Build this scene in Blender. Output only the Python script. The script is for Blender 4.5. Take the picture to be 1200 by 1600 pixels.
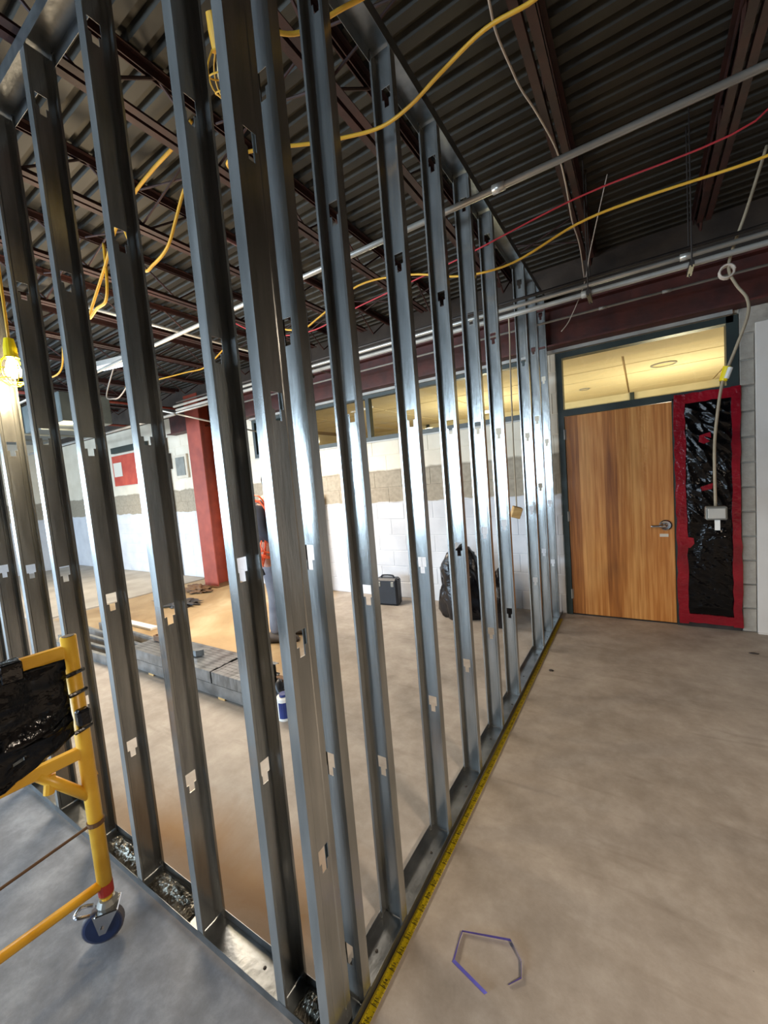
import bpy, bmesh, math, random
from mathutils import Vector, Matrix, noise as mnoise
random.seed(7)
S = bpy.context.scene
COL = S.collection
for o in list(bpy.data.objects): bpy.data.objects.remove(o)

# ------------------------------------------------------------------ camera
cam = bpy.data.cameras.new('camera'); co = bpy.data.objects.new('camera', cam); COL.objects.link(co)
R_ = Vector((0.84332852, 0.53091122, -0.08324832)); U_ = Vector((0.0272366, 0.11248491, 0.99328008)); F_ = Vector((-0.53670771, 0.83992882, -0.08040152))
mw = Matrix((R_, U_, -F_)).transposed().to_4x4(); mw.translation = Vector((0.73982, -0.69388, 1.56730)); co.matrix_world = mw
cam.sensor_fit = 'VERTICAL'; cam.sensor_height = 36; cam.lens = 634.884 / 1600 * 36; cam.clip_start = 0.05
S.camera = co
# ------------------------------------------------------------------ world, exposure, big lights
S.view_settings.view_transform = 'Standard'; S.view_settings.look = 'None'; S.view_settings.gamma = 1
S.view_settings.use_curve_mapping = False; S.view_settings.exposure = -0.33
W = bpy.data.worlds.new('sky'); S.world = W; W.use_nodes = True
W.node_tree.nodes['Background'].inputs[0].default_value = (0.62, 0.78, 1.0, 1); W.node_tree.nodes['Background'].inputs[1].default_value = 1.6
try:
    S.cycles.max_bounces = 6; S.cycles.caustics_reflective = False; S.cycles.caustics_refractive = False
    S.cycles.sample_clamp_indirect = 4
except Exception: pass
def area(name, loc, rot, sx, sy, power, col):
    l = bpy.data.lights.new(name, 'AREA'); l.shape = 'RECTANGLE'; l.size = sx; l.size_y = sy; l.energy = power; l.color = col
    o = bpy.data.objects.new(name, l); o.location = loc; o.rotation_euler = rot; COL.objects.link(o); return o
def point(name, loc, power, col, r=.06):
    l = bpy.data.lights.new(name, 'POINT'); l.energy = power; l.color = col; l.shadow_soft_size = r
    o = bpy.data.objects.new(name, l); o.location = loc; COL.objects.link(o); return o
PI = math.pi
def down(name, loc, size, power, col, spread=150):
    o = area(name, loc, (0, 0, 0), size, size, power, col); o.data.spread = math.radians(spread); return o
dwl = area('daylight_window', (-6.1, -5.85, 1.65), (PI/2-.12, 0, 0), 10.0, 1.5, 1150, (.64, .82, 1.0)); dwl.data.spread = math.radians(150)
down('work_light_right', (2.7, -.7, 2.9), .4, 168, (1, .83, .66))
down('interior_fill_mid', (-3.2, 2.3, 2.6), 1.6, 165, (1, .87, .72))  # added area fill for the interior floor, no fitting there
down('interior_fill_left', (-7.8, 2.0, 2.6), 1.0, 110, (1, .84, .62))  # added warm fill for the far left walls, no fitting there
point('deck_fill_mid', (-5.2, 1.6, 2.5), 60, (1, .80, .55), .08)  # added point fill to lift the left deck, no bulb modelled
point('string_light_near', (-1.62, .045, 2.16), 46, (1, .80, .52), .04)
point('deck_fill_low', (-2.75, 1.0, 2.3), 95, (1, .80, .54), .2)  # another unseen fill, added to brighten the left ceiling
point('next_room_fill_a', (-1.6, 6.4, 1.7), 170, (1, .84, .60), .25)  # added fill in mid-air to brighten the next room's ceiling
point('next_room_fill_b', (1.2, 6.4, 1.7), 160, (1, .84, .60), .25)  # second added fill for the next room, no lamp modelled
lrd = area('left_window_daylight', (-11.6, -3.2, 1.6), (0, -PI/2+.12, 0), 1.7, 4.4, 420, (.66, .83, 1.0)); lrd.data.spread = math.radians(150)

# ------------------------------------------------------------------ materials
def lin(c): return tuple(((v/255/12.92) if v/255 <= .04045 else ((v/255+.055)/1.055)**2.4) for v in c) + (1,)
def nodes(name):
    m = bpy.data.materials.new(name); m.use_nodes = True; n = m.node_tree.nodes; return m, n, m.node_tree.links, n['Principled BSDF']
def ramp(n, stops, interp='LINEAR'):
    r = n.new('ShaderNodeValToRGB'); r.color_ramp.interpolation = interp
    e = r.color_ramp.elements
    while len(e) < len(stops): e.new(.5)
    for k, (p, c) in enumerate(stops): e[k].position = p; e[k].color = c if len(c) == 4 else lin(c)
    return r
def mat(name, c1, c2=None, scale=6, rough=.6, metal=0, bump=0, bscale=None, stretch=(1, 1, 1), detail=6, spec=.5, coat=0, lo=.35, hi=.68, rrange=0):
    m, n, l, b = nodes(name)
    tc = n.new('ShaderNodeTexCoord'); mp = n.new('ShaderNodeMapping'); mp.inputs['Scale'].default_value = stretch
    l.new(tc.outputs['Object'], mp.inputs[0])
    nz = n.new('ShaderNodeTexNoise'); nz.inputs['Scale'].default_value = scale; nz.inputs['Detail'].default_value = detail
    l.new(mp.outputs[0], nz.inputs[0])
    r = ramp(n, [(lo, c1), (hi, c2 or c1)]); l.new(nz.outputs[0], r.inputs[0]); l.new(r.outputs[0], b.inputs['Base Color'])
    b.inputs['Roughness'].default_value = rough; b.inputs['Metallic'].default_value = metal
    b.inputs['Specular IOR Level'].default_value = spec; b.inputs['Coat Weight'].default_value = coat
    if rrange:
        mr = n.new('ShaderNodeMapRange'); mr.inputs[3].default_value = rough-rrange; mr.inputs[4].default_value = rough+rrange
        l.new(nz.outputs[0], mr.inputs[0]); l.new(mr.outputs[0], b.inputs['Roughness'])
    if bump:
        nb = n.new('ShaderNodeTexNoise'); nb.inputs['Scale'].default_value = bscale or scale*4; nb.inputs['Detail'].default_value = 4
        l.new(mp.outputs[0], nb.inputs[0])
        bp = n.new('ShaderNodeBump'); bp.inputs['Strength'].default_value = bump; bp.inputs['Distance'].default_value = .02
        l.new(nb.outputs[0], bp.inputs['Height']); l.new(bp.outputs[0], b.inputs['Normal'])
    return m
def emit(name, c, s):
    m, n, l, b = nodes(name); b.inputs['Base Color'].default_value = lin(c); b.inputs['Emission Color'].default_value = lin(c); b.inputs['Emission Strength'].default_value = s
    return m
GALV = mat('galvanized_steel', (150, 152, 150), (186, 187, 184), scale=5, rough=.23, metal=.78, bump=.035, bscale=26, stretch=(4, 4, .5), rrange=.10)
GALV2 = mat('galvanized_track', (112, 115, 116), (148, 151, 152), scale=9, rough=.34, metal=.85, bump=.06, bscale=40, rrange=.1)
DECKM = mat('deck_steel', (42, 39, 32), (62, 58, 49), scale=1.2, rough=.55, metal=.3, stretch=(.4, 3, 3), rrange=.08)
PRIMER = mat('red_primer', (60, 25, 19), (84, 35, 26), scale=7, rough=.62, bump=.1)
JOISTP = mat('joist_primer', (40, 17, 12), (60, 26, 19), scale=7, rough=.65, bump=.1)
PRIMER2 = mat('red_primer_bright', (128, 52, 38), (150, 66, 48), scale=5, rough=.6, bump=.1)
CONDUIT = mat('conduit_steel', (190, 188, 180), (214, 212, 204), scale=4, rough=.3, metal=.55)
DARKPIPE = mat('dark_pipe', (46, 42, 40), (66, 60, 56), scale=8, rough=.5, metal=.3)
TEAL = mat('dark_green_frame', (34, 44, 42), (44, 55, 52), scale=6, rough=.45)
GREYTRIM = mat('grey_flashing', (150, 148, 142), (172, 170, 164), scale=6, rough=.5, metal=.2)
YEL = mat('yellow_enamel', (216, 158, 32), (238, 186, 62), scale=9, rough=.35, bump=.04, lo=.3, hi=.6)
YELCORD = mat('yellow_cord', (214, 160, 40), (226, 176, 60), scale=9, rough=.5)
YELBR = mat('bright_yellow_plastic', (240, 214, 20), rough=.4)
WHITECORD = mat('white_cord', (186, 174, 162), rough=.5)
TANCORD = mat('tan_cord', (146, 132, 110), (164, 150, 126), rough=.6)
REDCORD = mat('red_cord', (190, 52, 62), rough=.5)
ORANGE = mat('orange_cord', (232, 92, 44), rough=.45)
BLACKPL = mat('black_plastic', (8, 8, 10), (15, 15, 18), scale=12, rough=.15, bump=.6, bscale=14, spec=.6)
BLACKBAG = mat('black_bag', (14, 13, 15), (24, 22, 24), scale=9, rough=.25, bump=.6, bscale=16)
BLACKHARD = mat('black_hard_plastic', (26, 30, 36), (34, 38, 46), scale=9, rough=.45)
REDTAPE = mat('red_tape', (122, 14, 28), (150, 20, 36), scale=6, rough=.2, bump=.35, bscale=22)
CHROME = mat('chrome', (206, 206, 208), rough=.18, metal=1)
WHITEPL = mat('white_plastic', (225, 224, 218), rough=.4)
GREYBOX = mat('grey_box', (122, 122, 116), (140, 140, 132), scale=10, rough=.4, metal=.3)
WOODLT = mat('light_wood', (176, 138, 82), (200, 164, 108), scale=6, rough=.6, stretch=(1, 1, 6))
BOARD = mat('pale_board', (196, 184, 164), (212, 202, 184), scale=4, rough=.7)
BLUEWHEEL = mat('blue_wheel', (24, 36, 66), (34, 48, 84), scale=10, rough=.4)
GREYWHEEL = mat('grey_tyre', (92, 88, 90), rough=.6)
RUST = mat('rusty_rod', (86, 58, 34), (104, 74, 44), scale=14, rough=.7)
REDMARK = mat('red_paint', (160, 46, 34), rough=.5)
DENIM = mat('grey_trousers', (96, 98, 108), (120, 122, 130), scale=7, rough=.9, bump=.5, bscale=9)
NAVY = mat('dark_shirt', (26, 26, 34), (40, 40, 50), scale=6, rough=.85, bump=.4, bscale=10)
SKIN = mat('skin', (150, 104, 80), (166, 118, 92), scale=9, rough=.55)
SHOE = mat('brown_boot', (62, 54, 48), (82, 72, 62), scale=9, rough=.7)
HAIR = mat('black_hair', (14, 12, 12), (24, 20, 18), scale=30, rough=.5)
STRAP = mat('sheen_tinted_strap', (112, 96, 176), (136, 122, 206), scale=9, rough=.4, metal=.35)  # violet is a bluish reflection painted as base colour
CRUMPLE = mat('clear_film', (128, 124, 112), (186, 182, 168), scale=20, rough=.14, bump=.8, bscale=30, metal=.5)
BLUEPL = mat('blue_label', (24, 44, 104), (34, 56, 122), scale=9, rough=.4)
PLASTER = mat('next_room_plaster', (220, 206, 172), (230, 216, 184), scale=3, rough=.85)
TILE = mat('ceiling_tile', (228, 212, 174), (238, 222, 188), scale=30, rough=.9, bump=.1)
GRID = mat('tile_grid', (150, 124, 84), rough=.6)
CARPET = mat('next_room_floor', (120, 100, 78), rough=.9)
DUCT = mat('duct_metal', (80, 88, 88), (104, 112, 110), scale=3, rough=.5, metal=.4)
LAMPON = emit('lamp_glow', (255, 226, 160), 140)
LAMPOFF = mat('frosted_bulb', (226, 206, 160), rough=.4)
TUBEON = emit('tube_glow', (226, 240, 255), 9)
DISCON = emit('downlight_glow', (255, 240, 205), 6)
REDPOSTER = mat('red_panel', (176, 62, 48), (200, 84, 62), scale=4, rough=.6)
TICK = mat('black_ink', (22, 20, 12), rough=.6)
TAPEY = mat('tape_yellow', (214, 192, 18), (222, 202, 34), scale=8, rough=.4)
PAPER = mat('paper', (214, 206, 190), rough=.8)

def wood():
    m, n, l, b = nodes('oak_veneer')
    tc = n.new('ShaderNodeTexCoord'); sep = n.new('ShaderNodeSeparateXYZ'); l.new(tc.outputs['Object'], sep.inputs[0])
    # veneer leaves, each a strip of its own tone
    sc = n.new('ShaderNodeMath'); sc.operation = 'MULTIPLY'; sc.inputs[1].default_value = 9.2; l.new(sep.outputs[0], sc.inputs[0])
    fl = n.new('ShaderNodeMath'); fl.operation = 'FLOOR'; l.new(sc.outputs[0], fl.inputs[0])
    wn = n.new('ShaderNodeTexWhiteNoise'); wn.noise_dimensions = '1D'; l.new(fl.outputs[0], wn.inputs['W'])
    mp = n.new('ShaderNodeMapping'); mp.inputs['Scale'].default_value = (34, 5, 1.3); l.new(tc.outputs['Object'], mp.inputs[0])
    nz = n.new('ShaderNodeTexNoise'); nz.inputs['Scale'].default_value = 1.6; nz.inputs['Detail'].default_value = 7; l.new(mp.outputs[0], nz.inputs[0])
    mp2 = n.new('ShaderNodeMapping'); mp2.inputs['Scale'].default_value = (5, 2, 1.6); l.new(tc.outputs['Object'], mp2.inputs[0])
    n2 = n.new('ShaderNodeTexNoise'); n2.inputs['Scale'].default_value = 1.4; l.new(mp2.outputs[0], n2.inputs[0])
    a = n.new('ShaderNodeMath'); a.operation = 'MULTIPLY_ADD'; a.inputs[1].default_value = .55; l.new(nz.outputs[0], a.inputs[0])
    k = n.new('ShaderNodeMath'); k.operation = 'MULTIPLY'; k.inputs[1].default_value = .22; l.new(wn.outputs['Value'], k.inputs[0]); l.new(k.outputs[0], a.inputs[2])
    a2 = n.new('ShaderNodeMath'); a2.operation = 'MULTIPLY_ADD'; a2.inputs[1].default_value = .16; l.new(n2.outputs[0], a2.inputs[0]); l.new(a.outputs[0], a2.inputs[2])
    r = ramp(n, [(.26, (134, 76, 28)), (.45, (186, 117, 52)), (.63, (220, 158, 88))]); l.new(a2.outputs[0], r.inputs[0])
    l.new(r.outputs[0], b.inputs['Base Color']); b.inputs['Roughness'].default_value = .42
    return m
WOOD = wood()

def concrete():
    m, n, l, b = nodes('concrete_floor')
    g = n.new('ShaderNodeNewGeometry'); sep = n.new('ShaderNodeSeparateXYZ'); l.new(g.outputs['Position'], sep.inputs[0])
    def nz(scale, detail=8, rough=.6, dist=0):
        t = n.new('ShaderNodeTexNoise'); t.inputs['Scale'].default_value = scale; t.inputs['Detail'].default_value = detail
        t.inputs['Roughness'].default_value = rough; t.inputs['Distortion'].default_value = dist; l.new(g.outputs['Position'], t.inputs[0]); return t
    n1 = nz(1.1, 9, .62, .6); n2 = nz(6, 8, .7); n3 = nz(38, 3)
    c1 = ramp(n, [(.30, (118, 110, 101)), (.5, (148, 139, 129)), (.70, (172, 163, 152))]); l.new(n1.outputs[0], c1.inputs[0])
    c2 = ramp(n, [(.36, (122, 111, 98)), (.5, (152, 142, 130)), (.66, (182, 174, 163))]); l.new(n2.outputs[0], c2.inputs[0])
    mx = n.new('ShaderNodeMixRGB'); mx.inputs[0].default_value = .36; l.new(c1.outputs[0], mx.inputs[1]); l.new(c2.outputs[0], mx.inputs[2])
    # faint scuffs drawn across the slab
    mp = n.new('ShaderNodeMapping'); mp.inputs['Scale'].default_value = (1.2, 9, 1); mp.inputs['Rotation'].default_value = (0, 0, .35); l.new(g.outputs['Position'], mp.inputs[0])
    ns = n.new('ShaderNodeTexNoise'); ns.inputs['Scale'].default_value = 1.5; ns.inputs['Detail'].default_value = 6; l.new(mp.outputs[0], ns.inputs[0])
    cs = ramp(n, [(.60, (0, 0, 0, 1)), (.72, (.32, .32, .32, 1))]); l.new(ns.outputs[0], cs.inputs[0])
    mx2 = n.new('ShaderNodeMixRGB'); l.new(cs.outputs[0], mx2.inputs[0]); l.new(mx.outputs[0], mx2.inputs[1]); mx2.inputs[2].default_value = lin((104, 92, 80))
    # small dark spots
    c3 = ramp(n, [(.74, (0, 0, 0, 1)), (.80, (.8, .8, .8, 1))]); l.new(n3.outputs[0], c3.inputs[0])
    mx3 = n.new('ShaderNodeMixRGB'); l.new(c3.outputs[0], mx3.inputs[0]); l.new(mx2.outputs[0], mx3.inputs[1]); mx3.inputs[2].default_value = lin((78, 68, 58))
    # smears of tan adhesive left where flooring was lifted: a patch behind the partition
    def step(src, v, w, up=True):
        q = n.new('ShaderNodeMapRange'); q.inputs[1].default_value = v-w; q.inputs[2].default_value = v+w
        q.inputs[3].default_value = 0 if up else 1; q.inputs[4].default_value = 1 if up else 0; l.new(src, q.inputs[0]); return q.outputs[0]
    def mul(a_, b_):
        q = n.new('ShaderNodeMath'); q.operation = 'MULTIPLY'; l.new(a_, q.inputs[0]); l.new(b_, q.inputs[1]); return q.outputs[0]
    wob = n.new('ShaderNodeMath'); wob.operation = 'MULTIPLY_ADD'; wob.inputs[1].default_value = .5; l.new(n1.outputs[0], wob.inputs[0]); l.new(sep.outputs[1], wob.inputs[2])
    dg = n.new('ShaderNodeMath'); dg.operation = 'MULTIPLY_ADD'; dg.inputs[1].default_value = .55; l.new(sep.outputs[1], dg.inputs[0]); l.new(sep.outputs[0], dg.inputs[2])
    mask = mul(mul(step(wob.outputs[0], 1.72, .06), step(sep.outputs[0], -6.25, .02)), step(dg.outputs[0], -.98, .10, False))
    tn = ramp(n, [(.3, (128, 104, 70)), (.5, (154, 130, 94)), (.68, (176, 156, 122))]); l.new(n1.outputs[0], tn.inputs[0])
    mx4 = n.new('ShaderNodeMixRGB'); l.new(mask, mx4.inputs[0]); l.new(mx3.outputs[0], mx4.inputs[1]); l.new(tn.outputs[0], mx4.inputs[2])
    # ochre adhesive stain just behind the left row of studs
    m2 = mul(mul(step(wob.outputs[0], .36, .12), step(wob.outputs[0], .66, .14, False)), step(sep.outputs[0], -.25, .1, False))
    m2b = mul(m2, step(sep.outputs[0], -1.5, .3))
    mx5 = n.new('ShaderNodeMixRGB'); l.new(m2b, mx5.inputs[0]); l.new(mx4.outputs[0], mx5.inputs[1]); mx5.inputs[2].default_value = lin((134, 98, 52))
    # greyer floor before the left row: cool daylight cast painted into the colour
    m3 = mul(step(sep.outputs[1], -.01, .02, False), step(sep.outputs[0], .05, .25, False))
    gr = ramp(n, [(.32, (98, 101, 106)), (.5, (118, 121, 126)), (.68, (142, 146, 151))]); l.new(n2.outputs[0], gr.inputs[0])
    mx6 = n.new('ShaderNodeMixRGB'); l.new(m3, mx6.inputs[0]); l.new(mx5.outputs[0], mx6.inputs[1]); l.new(gr.outputs[0], mx6.inputs[2])
    l.new(mx6.outputs[0], b.inputs['Base Color'])
    b.inputs['Roughness'].default_value = .62
    bp = n.new('ShaderNodeBump'); bp.inputs['Strength'].default_value = .12; bp.inputs['Distance'].default_value = .02; l.new(n2.outputs[0], bp.inputs['Height']); l.new(bp.outputs[0], b.inputs['Normal'])
    return m
CONC = concrete()
CONC2 = mat('pale_concrete', (150, 144, 134), (176, 170, 160), scale=2, rough=.7)

def blockpaint():
    # one old wall: white paint low, bare block where a strip was removed, cream paint above
    m, n, l, b = nodes('painted_block')
    g = n.new('ShaderNodeNewGeometry'); sep = n.new('ShaderNodeSeparateXYZ'); l.new(g.outputs['Position'], sep.inputs[0])
    t = n.new('ShaderNodeTexNoise'); t.inputs['Scale'].default_value = 4; t.inputs['Detail'].default_value = 7; l.new(g.outputs['Position'], t.inputs[0])
    t2 = n.new('ShaderNodeTexNoise'); t2.inputs['Scale'].default_value = 22; t2.inputs['Detail'].default_value = 6; l.new(g.outputs['Position'], t2.inputs[0])
    w = n.new('ShaderNodeMath'); w.operation = 'MULTIPLY_ADD'; w.inputs[1].default_value = .10; l.new(t.outputs[0], w.inputs[0]); l.new(sep.outputs[2], w.inputs[2])
    def st(src, v, wd):
        q = n.new('ShaderNodeMapRange'); q.inputs[1].default_value = v-wd; q.inputs[2].default_value = v+wd; l.new(src, q.inputs[0]); return q.outputs[0]
    white = ramp(n, [(.3, (190, 192, 197)), (.7, (208, 210, 214))]); l.new(t.outputs[0], white.inputs[0])
    bare = ramp(n, [(.35, (142, 132, 115)), (.65, (157, 147, 129))]); l.new(t2.outputs[0], bare.inputs[0])
    cream = ramp(n, [(.3, (208, 198, 178)), (.7, (222, 213, 195))]); l.new(t.outputs[0], cream.inputs[0])
    a = n.new('ShaderNodeMixRGB'); l.new(st(w.outputs[0], 1.315, .008), a.inputs[0]); l.new(white.outputs[0], a.inputs[1]); l.new(bare.outputs[0], a.inputs[2])
    c = n.new('ShaderNodeMixRGB'); l.new(st(w.outputs[0], 1.735, .012), c.inputs[0]); l.new(a.outputs[0], c.inputs[1]); l.new(cream.outputs[0], c.inputs[2])
    l.new(c.outputs[0], b.inputs['Base Color']); b.inputs['Roughness'].default_value = .8
    bp = n.new('ShaderNodeBump'); bp.inputs['Strength'].default_value = .25; bp.inputs['Distance'].default_value = .01; l.new(t2.outputs[0], bp.inputs['Height']); l.new(bp.outputs[0], b.inputs['Normal'])
    return m
BLOCK = blockpaint()
BARE = mat('bare_block', (140, 133, 122), (182, 175, 163), scale=7, rough=.85, bump=.3)
BARE2 = mat('brown_block', (74, 64, 54), (96, 84, 72), scale=5, rough=.9, bump=.2)
UPPER = mat('shade_toned_block', (52, 44, 38), (70, 60, 52), scale=4, rough=.9, bump=.2)  # shade above the beam put into the wall colour
GYP = mat('white_gypsum', (212, 206, 198), (222, 217, 210), scale=3, rough=.8)

def glass(name, tint=(235, 240, 235), mixv=.94):
    m, n, l, b = nodes(name)
    tr = n.new('ShaderNodeBsdfTransparent'); tr.inputs[0].default_value = lin(tint)
    gl = n.new('ShaderNodeBsdfGlossy'); gl.inputs['Roughness'].default_value = .03
    mx = n.new('ShaderNodeMixShader'); mx.inputs[0].default_value = 1-mixv
    l.new(tr.outputs[0], mx.inputs[1]); l.new(gl.outputs[0], mx.inputs[2]); l.new(mx.outputs[0], n['Material Output'].inputs[0]); return m
GLASS = glass('clear_glass')
DGLASS = mat('dark_glass', (22, 32, 28), (30, 40, 36), scale=2, rough=.12)

# ------------------------------------------------------------------ mesh helpers
def obj(name, bm, m, parent=None, smooth=False, loc=None):
    me = bpy.data.meshes.new(name); bm.normal_update(); bm.to_mesh(me); bm.free()
    for x in (m if isinstance(m, (list, tuple)) else [m]): me.materials.append(x)
    if smooth:
        for p in me.polygons: p.use_smooth = True
    o = bpy.data.objects.new(name, me); COL.objects.link(o)
    if parent: o.parent = parent
    if loc is not None: o.location = loc
    return o
def tag(o, label, cat, group=None):
    o['label'] = label; o['category'] = cat
    if group: o['group'] = group
    return o
def thing(name, label, cat, loc=(0, 0, 0), rz=0, group=None):
    o = bpy.data.objects.new(name, None); o.location = loc; o.rotation_euler = (0, 0, rz); o.empty_display_size = .1; COL.objects.link(o)
    return tag(o, label, cat, group)
def struct(o): o['kind'] = 'structure'; return o
def NB(): return bmesh.new()
def box(bm, x0, x1, y0, y1, z0, z1, bev=0, M=None):
    r = bmesh.ops.create_cube(bm, size=1)
    vs = r['verts']
    bmesh.ops.scale(bm, vec=(x1-x0, y1-y0, z1-z0), verts=vs)
    bmesh.ops.translate(bm, vec=((x0+x1)/2, (y0+y1)/2, (z0+z1)/2), verts=vs)
    if bev:
        es = list({e for v in vs for e in v.link_edges})
        rr = bmesh.ops.bevel(bm, geom=es, offset=bev, segments=1, affect='EDGES'); vs = list({v for f in rr['faces'] for v in f.verts} | {v for v in vs if v.is_valid})
    if M is not None: bmesh.ops.transform(bm, matrix=M, verts=vs)
    return bm
def spline(pts, sub=6):
    P = [Vector(p) for p in pts]; out = []
    if len(P) < 3: return P
    for i in range(len(P)-1):
        a, b, c, d = P[max(i-1, 0)], P[i], P[i+1], P[min(i+2, len(P)-1)]
        for s in range(sub):
            t = s/sub
            out.append(.5*((2*b)+(-a+c)*t+(2*a-5*b+4*c-d)*t*t+(-a+3*b-3*c+d)*t**3))
    out.append(P[-1]); return out
def tube(bm, pts, r, n=8, caps=True):
    P = [Vector(p) for p in pts]; rings = []; prev = None
    for i, p in enumerate(P):
        t = (P[min(i+1, len(P)-1)]-P[max(i-1, 0)]).normalized()
        if prev is None:
            a = Vector((0, 0, 1)) if abs(t.z) < .9 else Vector((1, 0, 0)); u = t.cross(a).normalized()
        else:
            u = prev-t*prev.dot(t); u = u.normalized() if u.length > 1e-6 else t.orthogonal().normalized()
        prev = u; v = t.cross(u); rr = r[i] if isinstance(r, (list, tuple)) else r
        rings.append([bm.verts.new(p+rr*(math.cos(2*PI*k/n)*u+math.sin(2*PI*k/n)*v)) for k in range(n)])
    for a, b in zip(rings, rings[1:]):
        for k in range(n): bm.faces.new((a[k], a[(k+1) % n], b[(k+1) % n], b[k]))
    if caps: bm.faces.new(rings[0][::-1]); bm.faces.new(rings[-1])
    return bm
def lathe(bm, prof, n=20, M=None):
    rings = []; vs = []
    for r, z in prof:
        ring = [bm.verts.new((r*math.cos(2*PI*k/n), r*math.sin(2*PI*k/n), z)) for k in range(n)]; rings.append(ring); vs += ring
    for a, b in zip(rings, rings[1:]):
        for k in range(n): bm.faces.new((a[k], a[(k+1) % n], b[(k+1) % n], b[k]))
    bm.faces.new(rings[0][::-1]); bm.faces.new(rings[-1])
    if M is not None: bmesh.ops.transform(bm, matrix=M, verts=vs)
    return bm
def prism(bm, poly, axis, a, b):
    # poly: 2-D outline; axis 'x': points are (y,z); 'y': (x,z); 'z': (x,y)
    def P(u, v, w): return {'x': (w, u, v), 'y': (u, w, v), 'z': (u, v, w)}[axis]
    A = [bm.verts.new(P(u, v, a)) for u, v in poly]; B = [bm.verts.new(P(u, v, b)) for u, v in poly]
    n = len(poly)
    for k in range(n): bm.faces.new((A[k], A[(k+1) % n], B[(k+1) % n], B[k]))
    bm.faces.new(A[::-1]); bm.faces.new(B); bmesh.ops.recalc_face_normals(bm, faces=bm.faces[:]); return bm
def frame_mat(o, z, x=None):
    z = Vector(z).normalized(); a = Vector(x) if x else (Vector((0, 0, 1)) if abs(z.z) < .9 else Vector((1, 0, 0)))
    xx = (a-z*a.dot(z)).normalized(); yy = z.cross(xx); M = Matrix((xx, yy, z)).transposed().to_4x4(); M.translation = Vector(o); return M

# ================================================================== SETTING
D = 3.808
DK = 3.50                                   # underside of the roof deck
bm = NB(); box(bm, -11.7, 4.3, -6.2, D+.25, -.15, 0); struct(obj('floor', bm, CONC))
bm = NB(); prism(bm, [(-11.7, .9), (-6.35, 1.35), (-6.22, 2.6), (-6.16, D-.02), (-11.7, D-.02)], 'z', 0, .016); struct(obj('floor_2', bm, CONC2))
bm = NB(); box(bm, -11.7, 4.3, -6.2, 10.0, DK+.045, DK+.2); ceil = struct(obj('ceiling', bm, DECKM))
# corrugated deck sheets, nine ribs each
def deck_sheet():
    bm = NB(); prof = []
    for k in range(9):
        y = k*.1016
        prof += [(y, 0), (y+.050, 0), (y+.062, .032), (y+.089, .032)]
    prof.append((.9144, 0))
    for (y0, z0), (y1, z1) in zip(prof, prof[1:]):
        v = [bm.verts.new(p) for p in ((-11.6, y0, z0), (4.2, y0, z0), (4.2, y1, z1), (-11.6, y1, z1))]; bm.faces.new(v[::-1])
    bmesh.ops.remove_doubles(bm, verts=bm.verts[:], dist=1e-5)
    return bm
p0 = obj('deck_sheet', deck_sheet(), DECKM, ceil, loc=(0, -6.1, DK))
for k in range(1, 11):
    c = p0.copy(); c.parent = ceil; c.location = (0, -6.1+.9144*k, DK); COL.objects.link(c)
# walls
bm = NB()
box(bm, -11.7, -.25, D+.004, D+.2, 0, 2.07); box(bm, -11.7, -4.5, D+.004, D+.2, 2.07, 3.05); box(bm, -.25, .045, D+.004, D+.2, 0, 3.05)
box(bm, -4.5, -.25, D+.012, D+.2, 2.68, 3.05); box(bm, .045, 1.44, D+.012, D+.2, 2.68, 3.05); box(bm, 1.44, 4.3, D+.012, D+.2, 0, 3.05)
wall = struct(obj('wall_far', bm, BLOCK)); struct(obj('wall_far_upper', box(NB(), -11.7, 4.3, D+.006, D+.2, 3.05, DK+.046), UPPER))
def blk(w, h=.2015, d=.05):
    bm = NB(); box(bm, 0, w, 0, d, 0, h, .004); return bm
full = blk(.3964); fo = obj('block', full, BLOCK, wall, loc=(-9.4, D, .005))
half = None; first = True
H = .208
def put_block(x0, x1, z, m=None):
    global first
    c = fo if first else fo.copy()
    if not first: COL.objects.link(c); c.parent = wall
    first = False
    c.location = (x0, D+random.uniform(-.0012, .0012), z+.003); c.scale = ((x1-x0-.007)/.3964, 1, 1)
for row in range(13):
    z = row*H
    spans = [(-9.4, .045)] if row < 10 else [(-7.4, -4.5), (-.25, .045)]
    for a, b in spans:
        x = math.floor(a/.4064)*.4064 + (.2032 if row % 2 else 0)
        while x < b-.02:
            lo, hi = max(x, a), min(x+.4064, b)
            if hi-lo > .03: put_block(lo, hi, z)
            x += .4064
# bare pier of block at the right jamb, white gypsum sheet beyond it
pier = struct(obj('wall_pier', box(NB(), 1.445, 4.2, D+.002, D+.012, 0, 3.05), BARE))
pb = None
for row in range(15):
    z = row*H
    for a, b in (((1.445, 1.535),) if row < 12 else ((1.445, 1.75), (1.76, 2.15), (2.16, 2.6))):
        bm = NB(); box(bm, 0, b-a, -.02, 0, 0, .198, .004)
        if pb is None or b-a > .1: o = obj('block', bm, BARE, pier, loc=(a, D+.002, z+.005)); pb = pb or o
        else:
            bm.free(); o = pb.copy(); o.parent = pier; o.location = (a, D+.002, z+.005); COL.objects.link(o)
        if b-a < .1: o.rotation_euler = (0, 0, random.uniform(-.06, .06))
struct(obj('wall_gypsum', box(NB(), 1.54, 4.2, D-.035, D-.0, 0, 2.565, .003), GYP))
struct(obj('baseboard_far', box(NB(), 1.54, 4.2, D-.045, D-.036, 0, .012), GYP))
struct(obj('wall_right', box(NB(), 4.2, 4.4, -6.2, D+.2, 0, DK+.05), BARE2))
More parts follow.
